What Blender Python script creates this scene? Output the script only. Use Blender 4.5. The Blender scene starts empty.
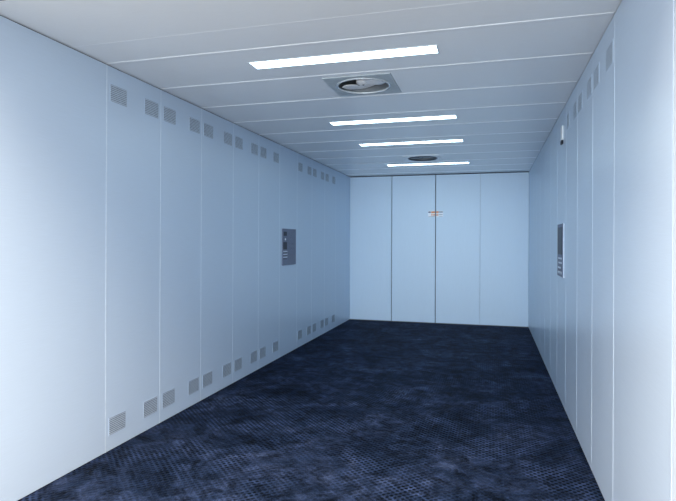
import bpy, bmesh, math
from mathutils import Matrix, Vector

SC = bpy.context.scene
COL = SC.collection

# ---------------------------------------------------------------- light levels
GROUND = (1.24, 1.17, 1.10)     # daylight off the landing outside
LOWSKY = (1.5, 1.3, 1.3)
HIGHSKY = (10.6, 9.3, 7.9)
SKY = 1.0
SUN, SUNCOL = 3.0, (0.81, 1.0, 1.13)
LAMP, LAMPCOL = 9.0, (0.68, 0.89, 1.0)
# ---------------------------------------------------------------- dimensions
XL, XR = -2.376, 0.583          # side walls
Y0, Y1 = 2.045, 9.18            # entrance, far doors
H = 2.5
P0, PW = 2.945, 0.5925          # first panel joint, panel width
SEAMS = [P0 + PW * i for i in range(11)]
XC = (XL + XR) / 2

# ---------------------------------------------------------------- materials
def new_mat(name):
    m = bpy.data.materials.new(name)
    m.use_nodes = True
    nt = m.node_tree
    return m, nt, nt.nodes['Principled BSDF']

def nd(nt, kind, **kw):
    n = nt.nodes.new(kind)
    for k, v in kw.items():
        if k in n.inputs:
            n.inputs[k].default_value = v
        else:
            setattr(n, k, v)
    return n

def ramp(nt, stops):
    r = nt.nodes.new('ShaderNodeValToRGB')
    e = r.color_ramp.elements
    while len(e) > 1:
        e.remove(e[-1])
    e[0].position, e[0].color = stops[0][0], (*stops[0][1], 1)
    for p, c in stops[1:]:
        x = e.new(p)
        x.color = (*c, 1)
    return r

def plain(name, col, rough=0.4, metal=0.0, spec=0.5, var=0.06, scale=30.0):
    """smooth paint or metal with a faint mottling of its own"""
    m, nt, b = new_mat(name)
    tc = nd(nt, 'ShaderNodeTexCoord')
    nz = nd(nt, 'ShaderNodeTexNoise', Scale=scale, Detail=3.0)
    nt.links.new(tc.outputs['Object'], nz.inputs['Vector'])
    lo = tuple(c * (1 - var) for c in col)
    hi = tuple(min(1, c * (1 + var)) for c in col)
    r = ramp(nt, [(0.3, lo), (0.7, hi)])
    nt.links.new(nz.outputs['Fac'], r.inputs['Fac'])
    nt.links.new(r.outputs['Color'], b.inputs['Base Color'])
    b.inputs['Roughness'].default_value = rough
    b.inputs['Metallic'].default_value = metal
    b.inputs['Specular IOR Level'].default_value = spec
    return m

def sheet(name, col, rough, grain=(2, 2, 90), spec=0.5, metal=0.0, smudge=0.02):
    """pale painted steel sheet: fine brushed grain"""
    m, nt, b = new_mat(name)
    tc = nd(nt, 'ShaderNodeTexCoord')
    mp = nd(nt, 'ShaderNodeMapping')
    mp.inputs['Scale'].default_value = grain
    nt.links.new(tc.outputs['Object'], mp.inputs['Vector'])
    g = nd(nt, 'ShaderNodeTexNoise', Scale=4.0, Detail=4.0)
    nt.links.new(mp.outputs['Vector'], g.inputs['Vector'])
    lo = tuple(c * (1 - smudge) for c in col)
    hi = tuple(min(1, c * (1 + smudge)) for c in col)
    r = ramp(nt, [(0.3, lo), (0.7, hi)])
    nt.links.new(g.outputs['Fac'], r.inputs['Fac'])
    nt.links.new(r.outputs['Color'], b.inputs['Base Color'])
    b.inputs['Roughness'].default_value = rough
    bp = nd(nt, 'ShaderNodeBump', Strength=0.03, Distance=0.002)
    nt.links.new(g.outputs['Fac'], bp.inputs['Height'])
    nt.links.new(bp.outputs['Normal'], b.inputs['Normal'])
    b.inputs['Specular IOR Level'].default_value = spec
    b.inputs['Metallic'].default_value = metal
    return m

def floor_mat():
    m, nt, b = new_mat('worn dark tread plate')
    tc = nd(nt, 'ShaderNodeTexCoord')
    L = nt.links.new
    # tread: staggered lozenges
    mp = nd(nt, 'ShaderNodeMapping')
    mp.inputs['Rotation'].default_value = (0, 0, math.radians(45))
    mp.inputs['Scale'].default_value = (1 / 0.030, 1 / 0.030, 1)
    L(tc.outputs['Object'], mp.inputs['Vector'])
    vo = nd(nt, 'ShaderNodeTexVoronoi', Scale=1.0, Randomness=0.0)
    vo.voronoi_dimensions = '2D'
    L(mp.outputs['Vector'], vo.inputs['Vector'])
    tread = nd(nt, 'ShaderNodeMapRange')
    tread.interpolation_type = 'SMOOTHSTEP'
    tread.inputs['From Min'].default_value = 0.22
    tread.inputs['From Max'].default_value = 0.46
    L(vo.outputs['Distance'], tread.inputs['Value'])      # 0 in the pits, 1 on the web
    # broad dirt and wear
    n1 = nd(nt, 'ShaderNodeTexNoise', Scale=2.0, Detail=12.0, Roughness=0.8, Distortion=0.5)
    L(tc.outputs['Object'], n1.inputs['Vector'])
    n2 = nd(nt, 'ShaderNodeTexNoise', Scale=9.0, Detail=10.0, Roughness=0.8, Distortion=0.6)
    L(tc.outputs['Object'], n2.inputs['Vector'])
    r1 = ramp(nt, FLOOR_STOPS)
    L(n1.outputs['Fac'], r1.inputs['Fac'])
    r2 = ramp(nt, [(0.38, (0.10, 0.10, 0.10)), (0.47, (0.42, 0.42, 0.42)), (0.55, (0.75, 0.75, 0.75)), (0.64, (1.0, 1.0, 1.0))])
    L(n2.outputs['Fac'], r2.inputs['Fac'])
    mu = nd(nt, 'ShaderNodeMix', data_type='RGBA', blend_type='MULTIPLY')
    mu.inputs['Factor'].default_value = 1.0
    L(r1.outputs['Color'], mu.inputs['A'])
    L(r2.outputs['Color'], mu.inputs['B'])
    # tread tone: pits darker than the web, in patches
    n3 = nd(nt, 'ShaderNodeTexNoise', Scale=1.7, Detail=4.0, Roughness=0.6)
    L(tc.outputs['Object'], n3.inputs['Vector'])
    cl = nd(nt, 'ShaderNodeMapRange')          # where pits and web differ in tone
    cl.inputs['From Min'].default_value = 0.42
    cl.inputs['From Max'].default_value = 0.58
    L(n3.outputs['Fac'], cl.inputs['Value'])
    tr2 = nd(nt, 'ShaderNodeMix', data_type='FLOAT')
    tr2.inputs['A'].default_value = 0.55
    L(cl.outputs['Result'], tr2.inputs['Factor'])
    L(tread.outputs['Result'], tr2.inputs['B'])
    mt = nd(nt, 'ShaderNodeMapRange')
    mt.inputs['To Min'].default_value = 0.15
    mt.inputs['To Max'].default_value = 3.2
    L(tr2.outputs['Result'], mt.inputs['Value'])
    mu2 = nd(nt, 'ShaderNodeMix', data_type='RGBA', blend_type='MULTIPLY')
    mu2.inputs['Factor'].default_value = 1.0
    L(mu.outputs['Result'], mu2.inputs['A'])
    L(mt.outputs['Result'], mu2.inputs['B'])
    L(mu2.outputs['Result'], b.inputs['Base Color'])
    bp = nd(nt, 'ShaderNodeBump', Strength=0.8, Distance=0.003)
    L(tread.outputs['Result'], bp.inputs['Height'])
    bp2 = nd(nt, 'ShaderNodeBump', Strength=0.4, Distance=0.004)
    L(n2.outputs['Fac'], bp2.inputs['Height'])
    L(bp.outputs['Normal'], bp2.inputs['Normal'])
    L(bp2.outputs['Normal'], b.inputs['Normal'])
    rr = nd(nt, 'ShaderNodeMapRange')
    rr.inputs['To Min'].default_value = 0.45
    rr.inputs['To Max'].default_value = 0.8
    L(n2.outputs['Fac'], rr.inputs['Value'])
    L(rr.outputs['Result'], b.inputs['Roughness'])
    b.inputs['Specular IOR Level'].default_value = 0.03
    return m

def glow(name, col, strength):
    m, nt, b = new_mat(name)
    tc = nd(nt, 'ShaderNodeTexCoord')
    nz = nd(nt, 'ShaderNodeTexNoise', Scale=60.0)
    nt.links.new(tc.outputs['Object'], nz.inputs['Vector'])
    bp = nd(nt, 'ShaderNodeBump', Strength=0.1, Distance=0.001)
    nt.links.new(nz.outputs['Fac'], bp.inputs['Height'])
    nt.links.new(bp.outputs['Normal'], b.inputs['Normal'])
    b.inputs['Base Color'].default_value = (0.5, 0.5, 0.5, 1)
    b.inputs['Roughness'].default_value = 0.35
    b.inputs['Emission Color'].default_value = (*col, 1)
    b.inputs['Emission Strength'].default_value = strength
    return m

FLOOR_STOPS = [(0.36, (0.0032, 0.0062, 0.015)), (0.47, (0.0095, 0.0165, 0.037)), (0.56, (0.018, 0.028, 0.060)), (0.68, (0.044, 0.061, 0.112))]
WALL = (0.53, 0.655, 0.80)
M = {
    'wall': sheet('pale blue grey wall steel', WALL, 0.29, spec=0.4),
    'door': sheet('pale blue grey door steel', (0.57, 0.69, 0.82), 0.42, grain=(90, 2, 2), spec=0.35),
    'ceil': sheet('grey ceiling steel', (0.85, 0.88, 0.90), 0.2, grain=(2, 90, 2)),
    'strip': plain('pale joint strip', (0.66, 0.77, 0.88), 0.45, spec=0.3),
    'ceilstrip': plain('pale ceiling joint strip', (0.84, 0.87, 0.90), 0.4),
    'post': plain('pale entrance post steel', (0.60, 0.69, 0.79), 0.45, spec=0.3, var=0.01),
    'core': plain('dark void behind panels', (0.03, 0.035, 0.045), 0.8),
    'floor': floor_mat(),
    'sill': plain('dark door sill', (0.02, 0.025, 0.04), 0.5),
    'vent': plain('vent louvre steel', (0.48, 0.58, 0.69), 0.4),
    'ventdark': plain('vent opening dark', (0.19, 0.23, 0.28), 0.7),
    'plate': plain('brushed control plate', (0.165, 0.19, 0.27), 0.5, 0.0, 0.2),
    'plateside': plain('pale control box edge', (0.52, 0.62, 0.74), 0.5),
    'black': plain('black display glass', (0.012, 0.015, 0.03), 0.4, 0.0, 0.2),
    'mark': plain('pale printed marking', (0.62, 0.68, 0.78), 0.5),
    'button': plain('metal push button', (0.5, 0.55, 0.62), 0.3, 0.6),
    'white': plain('white plastic', (0.85, 0.88, 0.9), 0.4),
    'fanplate': plain('grey fan plate', (0.44, 0.50, 0.53), 0.35),
    'fanring': plain('fan ring metal', (0.62, 0.67, 0.70), 0.25, 0.3),
    'fanblade': plain('pale fan blade', (0.86, 0.88, 0.90), 0.3),
    'fandark': plain('dark fan plate', (0.05, 0.06, 0.08), 0.4),
    'fanduct': plain('fan duct', (0.16, 0.18, 0.20), 0.5),
    'fangrey': plain('grey fan blade', (0.26, 0.30, 0.34), 0.4),
    'lampframe': plain('lamp trim', (0.62, 0.68, 0.74), 0.35),
    'diffuser': glow('lit lamp diffuser', LAMPCOL, LAMP),
    'stickwhite': plain('sticker white', (0.80, 0.82, 0.88), 0.5),
    'stickorange': plain('sticker orange', (0.75, 0.26, 0.07), 0.5),
    'stickdark': plain('sticker dark blue', (0.06, 0.08, 0.20), 0.5),
    'stickgrey': plain('sticker grey print', (0.28, 0.33, 0.42), 0.5),
}

# ---------------------------------------------------------------- mesh helpers
def add_box(bm, x0, x1, y0, y1, z0, z1, bev=0.0, mat=None):
    g = bmesh.ops.create_cube(bm, size=1.0)
    vs = g['verts']
    bmesh.ops.scale(bm, vec=(x1 - x0, y1 - y0, z1 - z0), verts=vs)
    bmesh.ops.translate(bm, vec=((x0 + x1) / 2, (y0 + y1) / 2, (z0 + z1) / 2), verts=vs)
    if mat is not None:
        bmesh.ops.transform(bm, matrix=mat, verts=vs)
    if bev:
        es = list({e for v in vs for e in v.link_edges})
        bmesh.ops.bevel(bm, geom=es, offset=bev, segments=2, profile=0.5, affect='EDGES')

def add_tube(bm, c, r0, r1, z0, z1, n=48):
    """hollow ring, axis z"""
    rings = []
    for r, z in ((r0, z0), (r1, z0), (r1, z1), (r0, z1)):
        rings.append([bm.verts.new((c[0] + r * math.cos(2 * math.pi * k / n), c[1] + r * math.sin(2 * math.pi * k / n), z)) for k in range(n)])
    for a in range(4):
        A, B = rings[a], rings[(a + 1) % 4]
        for k in range(n):
            bm.faces.new((A[k], A[(k + 1) % n], B[(k + 1) % n], B[k]))

def add_lathe(bm, prof, n=48):
    """profile of (r, z), axis z; closed where r == 0"""
    rings = []
    for r, z in prof:
        if r == 0:
            rings.append([bm.verts.new((0, 0, z))])
        else:
            rings.append([bm.verts.new((r * math.cos(2 * math.pi * k / n), r * math.sin(2 * math.pi * k / n), z)) for k in range(n)])
    for A, B in zip(rings, rings[1:]):
        for k in range(n):
            q = (k + 1) % n
            if len(A) == 1 and len(B) == 1:
                break
            if len(A) == 1:
                bm.faces.new((A[0], B[k], B[q]))
            elif len(B) == 1:
                bm.faces.new((A[k], A[q], B[0]))
            else:
                bm.faces.new((A[k], A[q], B[q], B[k]))

def obj(name, bm, mat, parent=None, smooth=False):
    bmesh.ops.recalc_face_normals(bm, faces=bm.faces[:])
    me = bpy.data.meshes.new(name)
    bm.to_mesh(me)
    bm.free()
    me.materials.append(mat)
    if smooth:
        for p in me.polygons:
            p.use_smooth = True
    o = bpy.data.objects.new(name, me)
    COL.objects.link(o)
    if parent:
        o.parent = parent
    return o

def box(name, mat, parent, *a, bev=0.0):
    bm = bmesh.new()
    add_box(bm, *a, bev=bev)
    return obj(name, bm, mat, parent)

def thing(name, label, cat, loc, rot=(0, 0, 0), group=None):
    o = bpy.data.objects.new(name, None)
    o.empty_display_size = 0.1
    COL.objects.link(o)
    o.location = loc
    o.rotation_euler = rot
    o['label'] = label
    o['category'] = cat
    if group:
        o['group'] = group
    return o

def dup(src, loc, rotz, label, group):
    r = src.copy()
    COL.objects.link(r)
    r.location = loc
    r.rotation_euler = (0, 0, rotz)
    r['label'] = label
    r['group'] = group
    for ch in src.children:
        c = ch.copy()
        COL.objects.link(c)
        c.parent = r
        for g in ch.children:
            d = g.copy()
            COL.objects.link(d)
            d.parent = c
    return r

def structure(o, label):
    o['kind'] = 'structure'
    o['label'] = label
    return o

# ---------------------------------------------------------------- the setting
floor = structure(box('floor', M['floor'], None, XL - 0.06, XR + 0.06, 1.75, Y1 + 0.06, -0.05, 0.0),
                  'dark navy worn tread plate floor of the lift car')

def side_wall(name, x_face, sgn, label):
    """sgn +1: the face looks to +x (left wall)"""
    T = 0.018
    def span(a, b):
        return (min(x_face - sgn * a, x_face - sgn * b), max(x_face - sgn * a, x_face - sgn * b))
    xs = span(T, 0.07)
    w = structure(box(name, M['core'], None, xs[0], xs[1], Y0, Y1 + 0.06, 0.0, H + 0.12), label)
    cuts = [Y0] + SEAMS + [Y1 + 0.03]
    px = span(0, T)
    sx = span(-0.0008, T * 0.6)
    for a, b in zip(cuts, cuts[1:]):
        box('panel', M['wall'], w, px[0], px[1], a + 0.002, b - 0.002, 0.004, H - 0.006, bev=0.0015)
    for s in SEAMS:
        box('joint_strip', M['strip'], w, sx[0], sx[1], s - 0.004, s + 0.004, 0.004, H - 0.006, bev=0.0006)
    return w

wall_left = side_wall('wall_left', XL, 1, 'long pale blue panelled wall on the left of the lift car')
wall_right = side_wall('wall_right', XR, -1, 'long pale blue panelled wall on the right of the lift car')

# ceiling: slab above, sheet panels below, with openings for lamps and fans
ceiling = structure(box('ceiling', M['core'], None, XL - 0.07, XR + 0.07, Y0, Y1 + 0.06, H + 0.13, H + 0.18),
                    'pale grey panelled ceiling with recessed lamps and fans')
LAMP_Y = [3.226, 5.012, 6.205, 7.965]
FAN_Y = [3.84, 7.385]
LAMP_W, LAMP_D = 1.19, 0.145
FAN_S = 0.48
cuts = [Y0, 2.64] + SEAMS + [Y1 + 0.03]
for a, b in zip(cuts, cuts[1:]):
    a2, b2 = a + 0.002, b - 0.002
    hole = None
    for y in LAMP_Y:
        if a < y < b:
            hole = (XC - LAMP_W / 2, XC + LAMP_W / 2, y - LAMP_D / 2, y + LAMP_D / 2)
    for y in FAN_Y:
        if a < y < b:
            hole = (XC - FAN_S / 2 + 0.02, XC + FAN_S / 2 - 0.02, y - FAN_S / 2 + 0.02, y + FAN_S / 2 - 0.02)
    x0, x1, z0, z1 = XL - 0.01, XR + 0.01, H, H + 0.016
    bm = bmesh.new()
    if hole is None:
        add_box(bm, x0, x1, a2, b2, z0, z1, bev=0.0015)
    else:
        xs = [x0, hole[0], hole[1], x1]
        ys = [a2, hole[2], hole[3], b2]
        grid = {}
        for zi, z in enumerate((z0, z1)):
            for i, x in enumerate(xs):
                for j, y in enumerate(ys):
                    grid[zi, i, j] = bm.verts.new((x, y, z))
        for i in range(3):
            for j in range(3):
                if (i, j) == (1, 1):
                    continue
                for zi in (0, 1):
                    bm.faces.new([grid[zi, i + p, j + q] for p, q in ((0, 0), (1, 0), (1, 1), (0, 1))])
        def rim(path):
            for (i, j), (k, l) in zip(path, path[1:] + path[:1]):
                bm.faces.new((grid[0, i, j], grid[0, k, l], grid[1, k, l], grid[1, i, j]))
        rim([(1, 1), (2, 1), (2, 2), (1, 2)])
        rim([(0, 0), (1, 0), (2, 0), (3, 0), (3, 1), (3, 2), (3, 3), (2, 3), (1, 3), (0, 3), (0, 2), (0, 1)])
    obj('panel', bm, M['ceil'], ceiling)
for s in SEAMS:
    box('joint_strip', M['ceilstrip'], ceiling, XL + 0.004, XR - 0.004, s - 0.008, s + 0.008, H - 0.0025, H + 0.014, bev=0.001)
box('joint_strip', M['ceil'], ceiling, XL + 0.004, XR - 0.004, 2.637, 2.643, H - 0.0005, H + 0.014, bev=0.0005)

# entrance surround at the near end
structure(box('trim_1', M['post'], None, XR, XR + 0.07, 1.75, Y0 - 0.004, 0.0, H + 0.18, bev=0.003), 'pale steel entrance post at the near end of the right wall')
structure(box('trim_2', M['post'], None, XL - 0.07, XL, 1.75, Y0 - 0.004, 0.0, H + 0.18, bev=0.003), 'pale steel entrance post at the near end of the left wall')
structure(box('trim_3', M['plate'], None, XL, XR, 1.75, Y0 - 0.004, H, H + 0.18, bev=0.003), 'grey steel header over the near entrance')

# far doors: four leaves, dark behind
wall_back = structure(box('wall_back', M['core'], None, XL - 0.07, XR + 0.07, Y1 + 0.07, Y1 + 0.12, -0.05, H + 0.18),
                      'dark shaft face behind the far doors')
DX = [XL, -1.637, -0.895, -0.173, XR]
names = ['outer door leaf beside the left wall', 'inner door leaf left of the centre line',
         'inner door leaf right of the centre line', 'outer door leaf beside the right wall']
for i in range(4):
    gl = (0.002, 0.006, 0.006, 0.0012)[i]
    gr = (0.006, 0.006, 0.0012, 0.002)[i]
    dy = (0.004, 0.0, 0.0, 0.002)[i]
    d = box('door_%d' % (i + 1), M['door'], None, DX[i] + gl, DX[i + 1] - gr, Y1 + dy, Y1 + 0.035 + dy, 0.012, H - 0.014, bev=0.002)
    structure(d, 'pale steel ' + names[i])
sill = structure(box('trim_4', M['sill'], None, XL, XR, Y1 - 0.03, Y1 + 0.06, 0.0, 0.008), 'dark sill under the far doors')

# ---------------------------------------------------------------- vent grilles
VW, VH = 0.170, 0.117
def make_vent(label, group, loc, rotz):
    """face looks to +x, width along y"""
    t = thing('vent_grille', label, 'vent', loc, (0, 0, rotz), group)
    box('backing', M['ventdark'], t, 0.0, 0.0008, -VW / 2 + 0.002, VW / 2 - 0.002, -VH / 2 + 0.002, VH / 2 - 0.002)
    bm = bmesh.new()
    f = 0.004
    for a in ((-VW / 2, VW / 2, -VH / 2, -VH / 2 + f), (-VW / 2, VW / 2, VH / 2 - f, VH / 2)):
        add_box(bm, 0, 0.002, *a, bev=0.0005)
    for a in ((-VW / 2, -VW / 2 + f, -VH / 2, VH / 2), (VW / 2 - f, VW / 2, -VH / 2, VH / 2)):
        add_box(bm, 0, 0.002, *a, bev=0.0005)
    obj('frame', bm, M['wall'], t)
    bm = bmesh.new()
    n = 9
    for k in range(n):
        z = -VH / 2 + f + (k + 0.5) * (VH - 2 * f) / n
        mat = Matrix.Translation((0.0022, 0, z)) @ Matrix.Rotation(math.radians(8), 4, 'Y')
        add_box(bm, -0.0006, 0.0006, -VW / 2 + f, VW / 2 - f, -0.0036, 0.0036, mat=mat)
    obj('louvres', bm, M['vent'], t)
    return t

ORD = ['first', 'second', 'third', 'fourth', 'fifth', 'sixth', 'seventh', 'eighth', 'ninth', 'tenth',
       'eleventh', 'twelfth', 'thirteenth', 'fourteenth', 'fifteenth', 'sixteenth']
vent_y = []
for p in (0, 1, 2, 3, 4, 6, 7, 8):
    s = SEAMS[p]
    vent_y += [s + 0.115, s + PW - 0.115]
proto = None
for row, z, grp in (('top', 2.325, 'vent grilles along the top of the left wall'),
                    ('bottom', 0.158, 'vent grilles along the bottom of the left wall')):
    for k, y in enumerate(vent_y):
        lab = 'slotted grey vent grille, %s from the near end in left wall %s row' % (ORD[k], row)
        loc = (XL, y, z)
        if proto is None:
            proto = make_vent(lab, grp, loc, 0)
        else:
            dup(proto, loc, 0, lab, grp)
for k, y in enumerate(vent_y[:6]):
    lab = 'slotted grey vent grille, %s from the near end in right wall top row' % ORD[k]
    dup(proto, (XR, y, 2.325), math.pi, lab, 'vent grilles along the top of the right wall')

# ---------------------------------------------------------------- ceiling lamps
def make_lamp(label, loc):
    t = thing('ceiling_light', label, 'ceiling light', loc, (0, 0, 0), 'strip lamps set in the ceiling')
    w, d = LAMP_W / 2, LAMP_D / 2
    box('housing', M['lampframe'], t, -w + 0.004, w - 0.004, -d + 0.004, d - 0.004, 0.02, 0.08)
    bm = bmesh.new()
    f = 0.009
    add_box(bm, -w, w, -d, -d + f, -0.003, 0.02, bev=0.001)
    add_box(bm, -w, w, d - f, d, -0.003, 0.02, bev=0.001)
    add_box(bm, -w, -w + f, -d + f, d - f, -0.003, 0.02, bev=0.001)
    add_box(bm, w - f, w, -d + f, d - f, -0.003, 0.02, bev=0.001)
    obj('frame', bm, M['lampframe'], t)
    box('diffuser', M['diffuser'], t, -w + f, w - f, -d + f, d - f, 0.0, 0.012)
    return t
lab = ['white lit strip lamp in the ceiling nearest the entrance, in front of the pale fan',
       'white lit strip lamp in the ceiling just behind the pale fan',
       'white lit strip lamp in the ceiling in front of the small dark fan',
       'white lit strip lamp in the ceiling farthest back, nearest the doors']
lamp0 = make_lamp(lab[0], (XC, LAMP_Y[0], H))
for y, l in zip(LAMP_Y[1:], lab[1:]):
    dup(lamp0, (XC, y, H), 0, l, 'strip lamps set in the ceiling')

# ---------------------------------------------------------------- ceiling fans
def make_fan(label, loc, plate, ring, blade, rot):
    t = thing('ceiling_fan', label, 'fan', loc, (0, 0, 0))
    S, R = FAN_S / 2, 0.192
    # square plate with a round hole
    bm = bmesh.new()
    n = 64
    for z in (-0.005, 0.0):
        pass
    lo_o, lo_i, hi_o, hi_i = [], [], [], []
    for k in range(n):
        a = 2 * math.pi * k / n + math.pi / 4
        c, s = math.cos(a), math.sin(a)
        q = S / max(abs(c), abs(s))
        lo_o.append(bm.verts.new((c * q, s * q, -0.005)))
        lo_i.append(bm.verts.new((c * R, s * R, -0.005)))
        hi_o.append(bm.verts.new((c * q, s * q, 0.0)))
        hi_i.append(bm.verts.new((c * R, s * R, 0.0)))
    for k in range(n):
        j = (k + 1) % n
        bm.faces.new((lo_o[k], lo_o[j], lo_i[j], lo_i[k]))
        bm.faces.new((hi_o[k], hi_o[j], hi_i[j], hi_i[k]))
        bm.faces.new((lo_o[k], lo_o[j], hi_o[j], hi_o[k]))
        bm.faces.new((lo_i[k], lo_i[j], hi_i[j], hi_i[k]))
    obj('plate', bm, plate, t)
    bm = bmesh.new()
    add_lathe(bm, [(R - 0.004, 0.0), (R + 0.008, -0.006), (R + 0.004, -0.011), (R - 0.006, -0.012), (R - 0.012, -0.006), (R - 0.010, 0.004), (R - 0.004, 0.0)], 64)
    obj('rim', bm, ring, t, True)
    bm = bmesh.new()
    add_lathe(bm, [(R - 0.006, 0.0), (R - 0.010, 0.05), (R - 0.03, 0.09), (0, 0.10), (0, 0.104), (R - 0.02, 0.096), (R - 0.002, 0.05), (R - 0.001, 0.0)], 64)
    obj('duct', bm, M['fanduct'], t, True)
    # blades: broad twisted sheets
    nb = 2
    for b_ in range(nb):
        bm = bmesh.new()
        a0 = rot + b_ * 2 * math.pi / nb
        NR, NA = 8, 10
        top, bot = {}, {}
        for i in range(NR + 1):
            r = 0.045 + (R - 0.018 - 0.045) * i / NR
            for j in range(NA + 1):
                u = j / NA - 0.5
                wid = math.radians(135) * (0.75 + 0.25 * math.sin(math.pi * i / NR))
                a = a0 + u * wid + 0.35 * (i / NR)
                z = 0.016 + 0.046 * u * (0.5 + 0.5 * i / NR) - 0.008 * (1 - (2 * u) ** 2) + 0.010 * i / NR
                bot[i, j] = bm.verts.new((-r * math.cos(a), r * math.sin(a), z))
                top[i, j] = bm.verts.new((-r * math.cos(a), r * math.sin(a), z + 0.002))
        for i in range(NR):
            for j in range(NA):
                bm.faces.new((bot[i, j], bot[i + 1, j], bot[i + 1, j + 1], bot[i, j + 1]))
                bm.faces.new((top[i, j], top[i, j + 1], top[i + 1, j + 1], top[i + 1, j]))
        for i in range(NR):
            for j in (0, NA):
                bm.faces.new((bot[i, j], bot[i + 1, j], top[i + 1, j], top[i, j]))
        for j in range(NA):
            for i in (0, NR):
                bm.faces.new((bot[i, j], bot[i, j + 1], top[i, j + 1], top[i, j]))
        obj('blade', bm, blade, t, True)
    bm = bmesh.new()
    add_lathe(bm, [(0, 0.003), (0.03, 0.005), (0.048, 0.013), (0.053, 0.025), (0.053, 0.075), (0, 0.078)], 40)
    h = obj('hub', bm, blade, t, True)
    bm = bmesh.new()
    add_lathe(bm, [(0, 0.0), (0.008, 0.001), (0.009, 0.004), (0, 0.005)], 20)
    obj('screw', bm, M['fandark'], h, True)
    return t
make_fan('pale round ceiling fan in a square grey plate behind the nearest strip lamp', (XC, FAN_Y[0], H), M['fanplate'], M['fanring'], M['fanblade'], math.radians(42))
make_fan('small dark round ceiling fan in front of the farthest strip lamp', (XC, FAN_Y[1], H), M['ceil'], M['fandark'], M['fangrey'], math.radians(42))

# ---------------------------------------------------------------- control panels
def cop_left():
    t = thing('control_panel', 'dark grey lift control plate with black displays on the left wall', 'control panel', (XL, 6.203, 1.078))
    w, h, d = 0.226, 0.438, 0.012
    box('faceplate', M['plate'], t, 0, d, -w, w, 0, h, bev=0.002)
    a, b = -w + 0.02, -w + 0.145          # near column
    box('display', M['black'], t, d, d + 0.003, a + 0.01, b - 0.015, 0.352, 0.402, bev=0.0008)
    box('display', M['black'], t, d, d + 0.003, a, b - 0.01, 0.190, 0.278, bev=0.0008)
    bm = bmesh.new()
    add_lathe(bm, [(0, 0.006), (0.010, 0.006), (0.013, 0.003), (0.013, 0.0), (0, 0.0)], 24)
    bmesh.ops.transform(bm, matrix=Matrix.Translation((d, (a + b) / 2, 0.312)) @ Matrix.Rotation(math.pi / 2, 4, 'Y'), verts=bm.verts[:])
    obj('key_switch', bm, M['white'], t, True)
    for z in (0.160, 0.126, 0.092):
        box('text_line', M['mark'], t, d, d + 0.0012, a, b + 0.01, z, z + 0.012)
    for z in (0.143, 0.109, 0.075):
        box('text_line', M['black'], t, d, d + 0.0012, a, b - 0.01, z, z + 0.007)
    for k in range(4):
        for q in range(2):
            bm = bmesh.new()
            add_lathe(bm, [(0, 0.005), (0.012, 0.005), (0.015, 0.002), (0.015, 0.0), (0, 0.0)], 24)
            y = 0.045 + q * 0.075
            bmesh.ops.transform(bm, matrix=Matrix.Translation((d, y, 0.12 + 0.07 * k)) @ Matrix.Rotation(math.pi / 2, 4, 'Y'), verts=bm.verts[:])
            obj('button', bm, M['plate'], t, True)
    return t
cop_left()

def cop_right():
    t = thing('control_panel', 'narrow-looking dark control box with pale edge on the right wall', 'control panel', (XR, 5.0, 1.072))
    w, h, d = 0.19, 0.452, 0.010
    box('box', M['plateside'], t, -d, 0, -w, w, 0, h, bev=0.002)
    box('faceplate', M['plate'], t, -d - 0.003, -d, -w + 0.002, w - 0.002, 0.002, h - 0.002, bev=0.001)
    f = -d - 0.003
    box('display', M['black'], t, f - 0.002, f, -w + 0.05, w - 0.04, 0.19, h - 0.03, bev=0.0006)
    for z, a, b in ((0.150, -0.13, 0.12), (0.112, -0.13, 0.10), (0.07, -0.06, 0.14)):
        box('text_line', M['mark'], t, f - 0.0012, f, a, b, z, z + 0.014)
    for k in range(3):
        bm = bmesh.new()
        add_lathe(bm, [(0, 0.005), (0.012, 0.005), (0.015, 0.002), (0.015, 0.0), (0, 0.0)], 24)
        bmesh.ops.transform(bm, matrix=Matrix.Translation((f, -0.1 + 0.09 * k, 0.035)) @ Matrix.Rotation(-math.pi / 2, 4, 'Y'), verts=bm.verts[:])
        obj('button', bm, M['button'], t, True)
    return t
cop_right()

# small fixture high on the right wall
t = thing('wall_fixture', 'small white fixture with dark foot high on right wall above control box', 'fixture', (XR, 4.95, 2.2))
box('housing', M['white'], t, -0.013, 0, -0.045, 0.045, 0.03, 0.15, bev=0.003)
box('foot', M['black'], t, -0.016, 0, -0.035, 0.04, 0.0, 0.03, bev=0.003)

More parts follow.
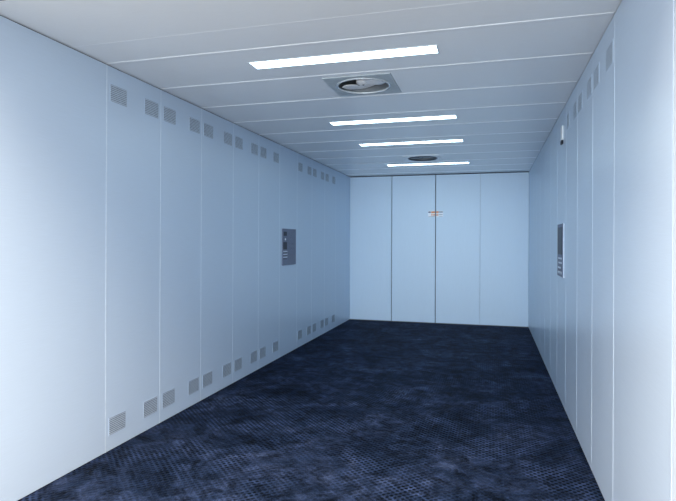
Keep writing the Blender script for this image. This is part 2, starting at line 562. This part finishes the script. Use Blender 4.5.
# ---------------------------------------------------------------- stickers on the doors
def sticker(side, label):
    t = thing('warning_sticker', label, 'sticker', (-0.895, Y1, 1.783), (0, 0, 0), 'small warning stickers at the door centre line')
    s = -1 if side == 'left' else 1
    def bx(name, mat, a, b, z0, z1, d0, d1):
        x0, x1 = sorted((s * a, s * b))
        return box(name, mat, t, x0, x1, -d1, -d0, z0, z1)
    bx('backing', M['stickwhite'], 0.009, 0.125, 0, 0.1, -0.0005, 0.0012)
    if side == 'left':
        bx('header', M['stickorange'], 0.009, 0.072, 0.066, 0.094, 0.0012, 0.002)
        bx('header', M['stickdark'], 0.078, 0.120, 0.070, 0.092, 0.0012, 0.002)
        for a in (0.012, 0.034, 0.056):
            bx('character', M['stickorange'], a, a + 0.012, 0.020, 0.052, 0.0012, 0.002)
            bx('character', M['stickorange'], a - 0.001, a + 0.015, 0.034, 0.040, 0.0012, 0.0022)
        bx('text_line', M['stickgrey'], 0.012, 0.118, 0.004, 0.011, 0.0012, 0.002)
    else:
        bx('header', M['stickorange'], 0.009, 0.050, 0.068, 0.094, 0.0012, 0.002)
        bx('header', M['stickgrey'], 0.052, 0.120, 0.070, 0.094, 0.0012, 0.002)
        bx('character', M['stickorange'], 0.014, 0.026, 0.018, 0.052, 0.0012, 0.002)
        bx('character', M['stickorange'], 0.032, 0.044, 0.018, 0.052, 0.0012, 0.002)
        bx('text_line', M['stickgrey'], 0.052, 0.118, 0.036, 0.046, 0.0012, 0.002)
        bx('text_line', M['stickgrey'], 0.052, 0.118, 0.008, 0.016, 0.0012, 0.002)
sticker('left', 'small white and orange sticker with dark blue corner, left of the centre door line')
sticker('right', 'small white and orange warning sticker with grey print, right of the centre door line')

# ---------------------------------------------------------------- light
wd = bpy.data.worlds.new('daylight')
SC.world = wd
wd.use_nodes = True
nt = wd.node_tree
bg = nt.nodes['Background']
tc = nt.nodes.new('ShaderNodeTexCoord')
sp = nt.nodes.new('ShaderNodeSeparateXYZ')
nt.links.new(tc.outputs['Generated'], sp.inputs[0])
mr = nt.nodes.new('ShaderNodeMapRange')
mr.inputs['From Min'].default_value = -1
mr.inputs['From Max'].default_value = 1
nt.links.new(sp.outputs['Z'], mr.inputs['Value'])
dim = lambda k: tuple(c * k for c in GROUND)
r = ramp(nt, [(0.0, dim(0.5)), (0.2, dim(0.75)), (0.38, dim(1.35)), (0.48, dim(1.45)), (0.52, LOWSKY), (0.72, LOWSKY), (0.80, HIGHSKY), (1.0, HIGHSKY)])
nt.links.new(mr.outputs['Result'], r.inputs['Fac'])
nt.links.new(r.outputs['Color'], bg.inputs['Color'])
bg.inputs['Strength'].default_value = SKY

sl = bpy.data.lights.new('low_sun', 'SUN')
sl.energy = SUN
sl.angle = math.radians(40)
sl.color = SUNCOL
so = bpy.data.objects.new('low_sun', sl)
COL.objects.link(so)
so.location = (XC, -3, 3)
# shines along +y, a little downwards
so.rotation_euler = (math.radians(90 - 5), 0, 0)

# ---------------------------------------------------------------- camera
cam = bpy.data.cameras.new('camera')
co = bpy.data.objects.new('camera', cam)
COL.objects.link(co)
F = 542.39
cam.sensor_fit = 'HORIZONTAL'
cam.sensor_width = 36.0
cam.lens = F / 676 * 36.0
cam.shift_y = (241.54 - 250.5) / 676
cam.clip_start = 0.05
co.matrix_world = (Matrix.Translation((0, 0, 1.365)) @ Matrix.Rotation(0.275, 4, 'Z')
                   @ Matrix.Rotation(math.pi / 2, 4, 'X') @ Matrix.Rotation(0.004, 4, 'Z'))
SC.camera = co

vs = SC.view_settings
vs.view_transform = 'Standard'
vs.look = 'None'
vs.gamma = 1.0
vs.use_curve_mapping = False
vs.exposure = 0.07
SC.cycles.max_bounces = 16
SC.cycles.diffuse_bounces = 10
SC.cycles.glossy_bounces = 8
